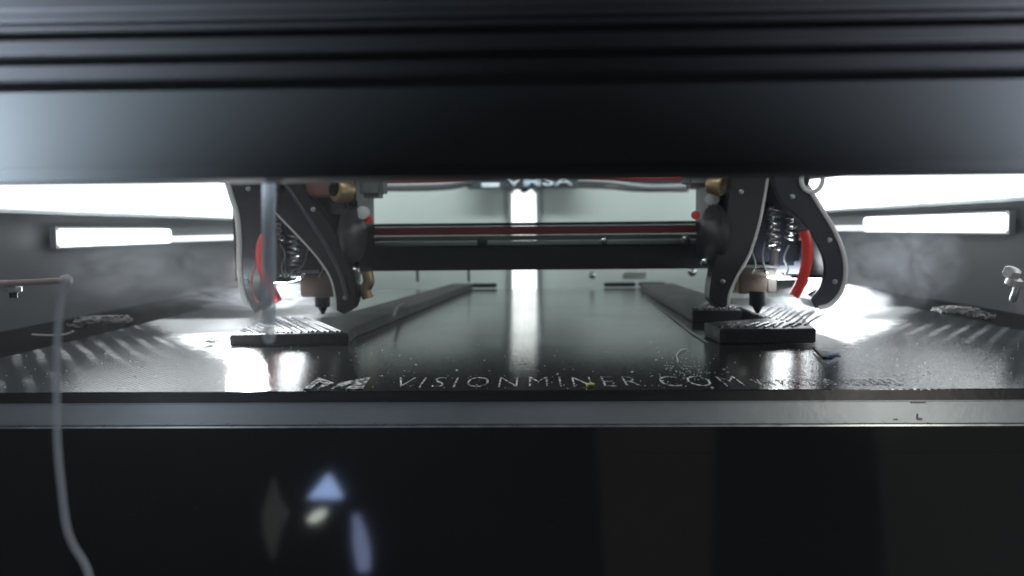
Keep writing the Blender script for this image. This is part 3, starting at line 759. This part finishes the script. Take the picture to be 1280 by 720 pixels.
# ------------------------------------------------------------------ smoke
def smoke(name, a, b, dens, scale, label, seed, thr=(0.48, 0.75)):
    m = bpy.data.materials.new(name+' vapour'); m.use_nodes = True
    nt = m.node_tree; N = nt.nodes; L = nt.links
    N.remove(N['Principled BSDF'])
    v = N.new('ShaderNodeVolumePrincipled'); v.inputs['Color'].default_value = (0.9, 0.93, 1.0, 1)
    tc = N.new('ShaderNodeTexCoord')
    mp = N.new('ShaderNodeMapping'); mp.inputs['Location'].default_value = (seed, seed*.7, 0); mp.inputs['Scale'].default_value = (1.0, 1.0, 0.75)
    L.new(tc.outputs['Generated'], mp.inputs[0])
    n = N.new('ShaderNodeTexNoise'); n.inputs['Scale'].default_value = scale; n.inputs['Detail'].default_value = 1.6; n.inputs['Distortion'].default_value = 2.6
    L.new(mp.outputs[0], n.inputs['Vector'])
    r = N.new('ShaderNodeMapRange'); r.inputs[1].default_value = thr[0]; r.inputs[2].default_value = thr[1]; r.inputs[4].default_value = dens
    L.new(n.outputs[0], r.inputs[0])
    # soft falloff towards the box faces
    sub = N.new('ShaderNodeVectorMath'); sub.operation = 'SUBTRACT'; sub.inputs[1].default_value = (.5, .5, .5)
    L.new(tc.outputs['Generated'], sub.inputs[0])
    ln = N.new('ShaderNodeVectorMath'); ln.operation = 'LENGTH'; L.new(sub.outputs[0], ln.inputs[0])
    f = N.new('ShaderNodeMapRange'); f.inputs[1].default_value = 0.5; f.inputs[2].default_value = 0.15; L.new(ln.outputs['Value'], f.inputs[0])
    mu = N.new('ShaderNodeMath'); mu.operation = 'MULTIPLY'
    L.new(r.outputs[0], mu.inputs[0]); L.new(f.outputs[0], mu.inputs[1])
    L.new(mu.outputs[0], v.inputs['Density'])
    L.new(v.outputs[0], N['Material Output'].inputs['Volume'])
    o = box(name, a, b, None)
    o.data.materials.append(m)
    return tag(o, label, 'smoke', kind='stuff')
a = P(1030, 400, .40); b_ = P(1225, 262, .40)
smoke('smoke', (a.x, .38, a.z), (b_.x, .44, b_.z), 95, 3.4, 'thin white smoke drifting right of the right toolhead', 1.3, (.42, .8))
a = P(960, 425, .36); b_ = P(1130, 355, .36)
smoke('smoke', (a.x, .345, max(a.z, .0008)), (b_.x, .39, b_.z), 160, 3.0, 'low white smoke over the white glare patch at the right print', 2.9, (.42, .8))
a = P(215, 425, .38); b_ = P(440, 350, .38)
smoke('smoke', (a.x, .36, max(a.z, .0065)), (b_.x, .40, b_.z), 160, 3.4, 'low white smoke around the left nozzle and print', 5.1, (.42, .8))

a = P(20, 400, .36); b_ = P(290, 285, .36)
smoke('smoke', (a.x, .34, max(a.z, .006)), (b_.x, .42, b_.z), 26, 2.6, 'very thin pale smoke spread over the left edge of the build plate', 8.4, (.38, .8))
# dust on the lower panel
bm = bmesh.new(); rs = random.Random(9)
for _ in range(150):
    p = P(rs.uniform(10, 1270), rs.uniform(545, 715), YC+.0018)
    bmesh.ops.create_icosphere(bm, subdivisions=1, radius=rs.uniform(.00004, .00011), matrix=Matrix.Translation(p))
tag(from_bm('dust', bm, mat('dust', (.10, .10, .10), .8)), 'fine dust specks on the dark lower panel', 'dust', kind='stuff')

# ------------------------------------------------------------------ thin air haze that the lamps light up
hm = bpy.data.materials.new('haze air'); hm.use_nodes = True
N = hm.node_tree.nodes; N.remove(N['Principled BSDF'])
v = N.new('ShaderNodeVolumePrincipled'); v.inputs['Color'].default_value = (0.93, 0.96, 1.0, 1)
v.inputs['Density'].default_value = 0.065; v.inputs['Anisotropy'].default_value = 0.55
hm.node_tree.links.new(v.outputs[0], N['Material Output'].inputs['Volume'])
h = box('haze', (-1.6, -1.7, -1.8), (1.6, 1.1, 1.2), None)
h.data.materials.append(hm)
tag(h, 'faint pale haze filling the air inside the printer and around it', 'haze', kind='stuff')
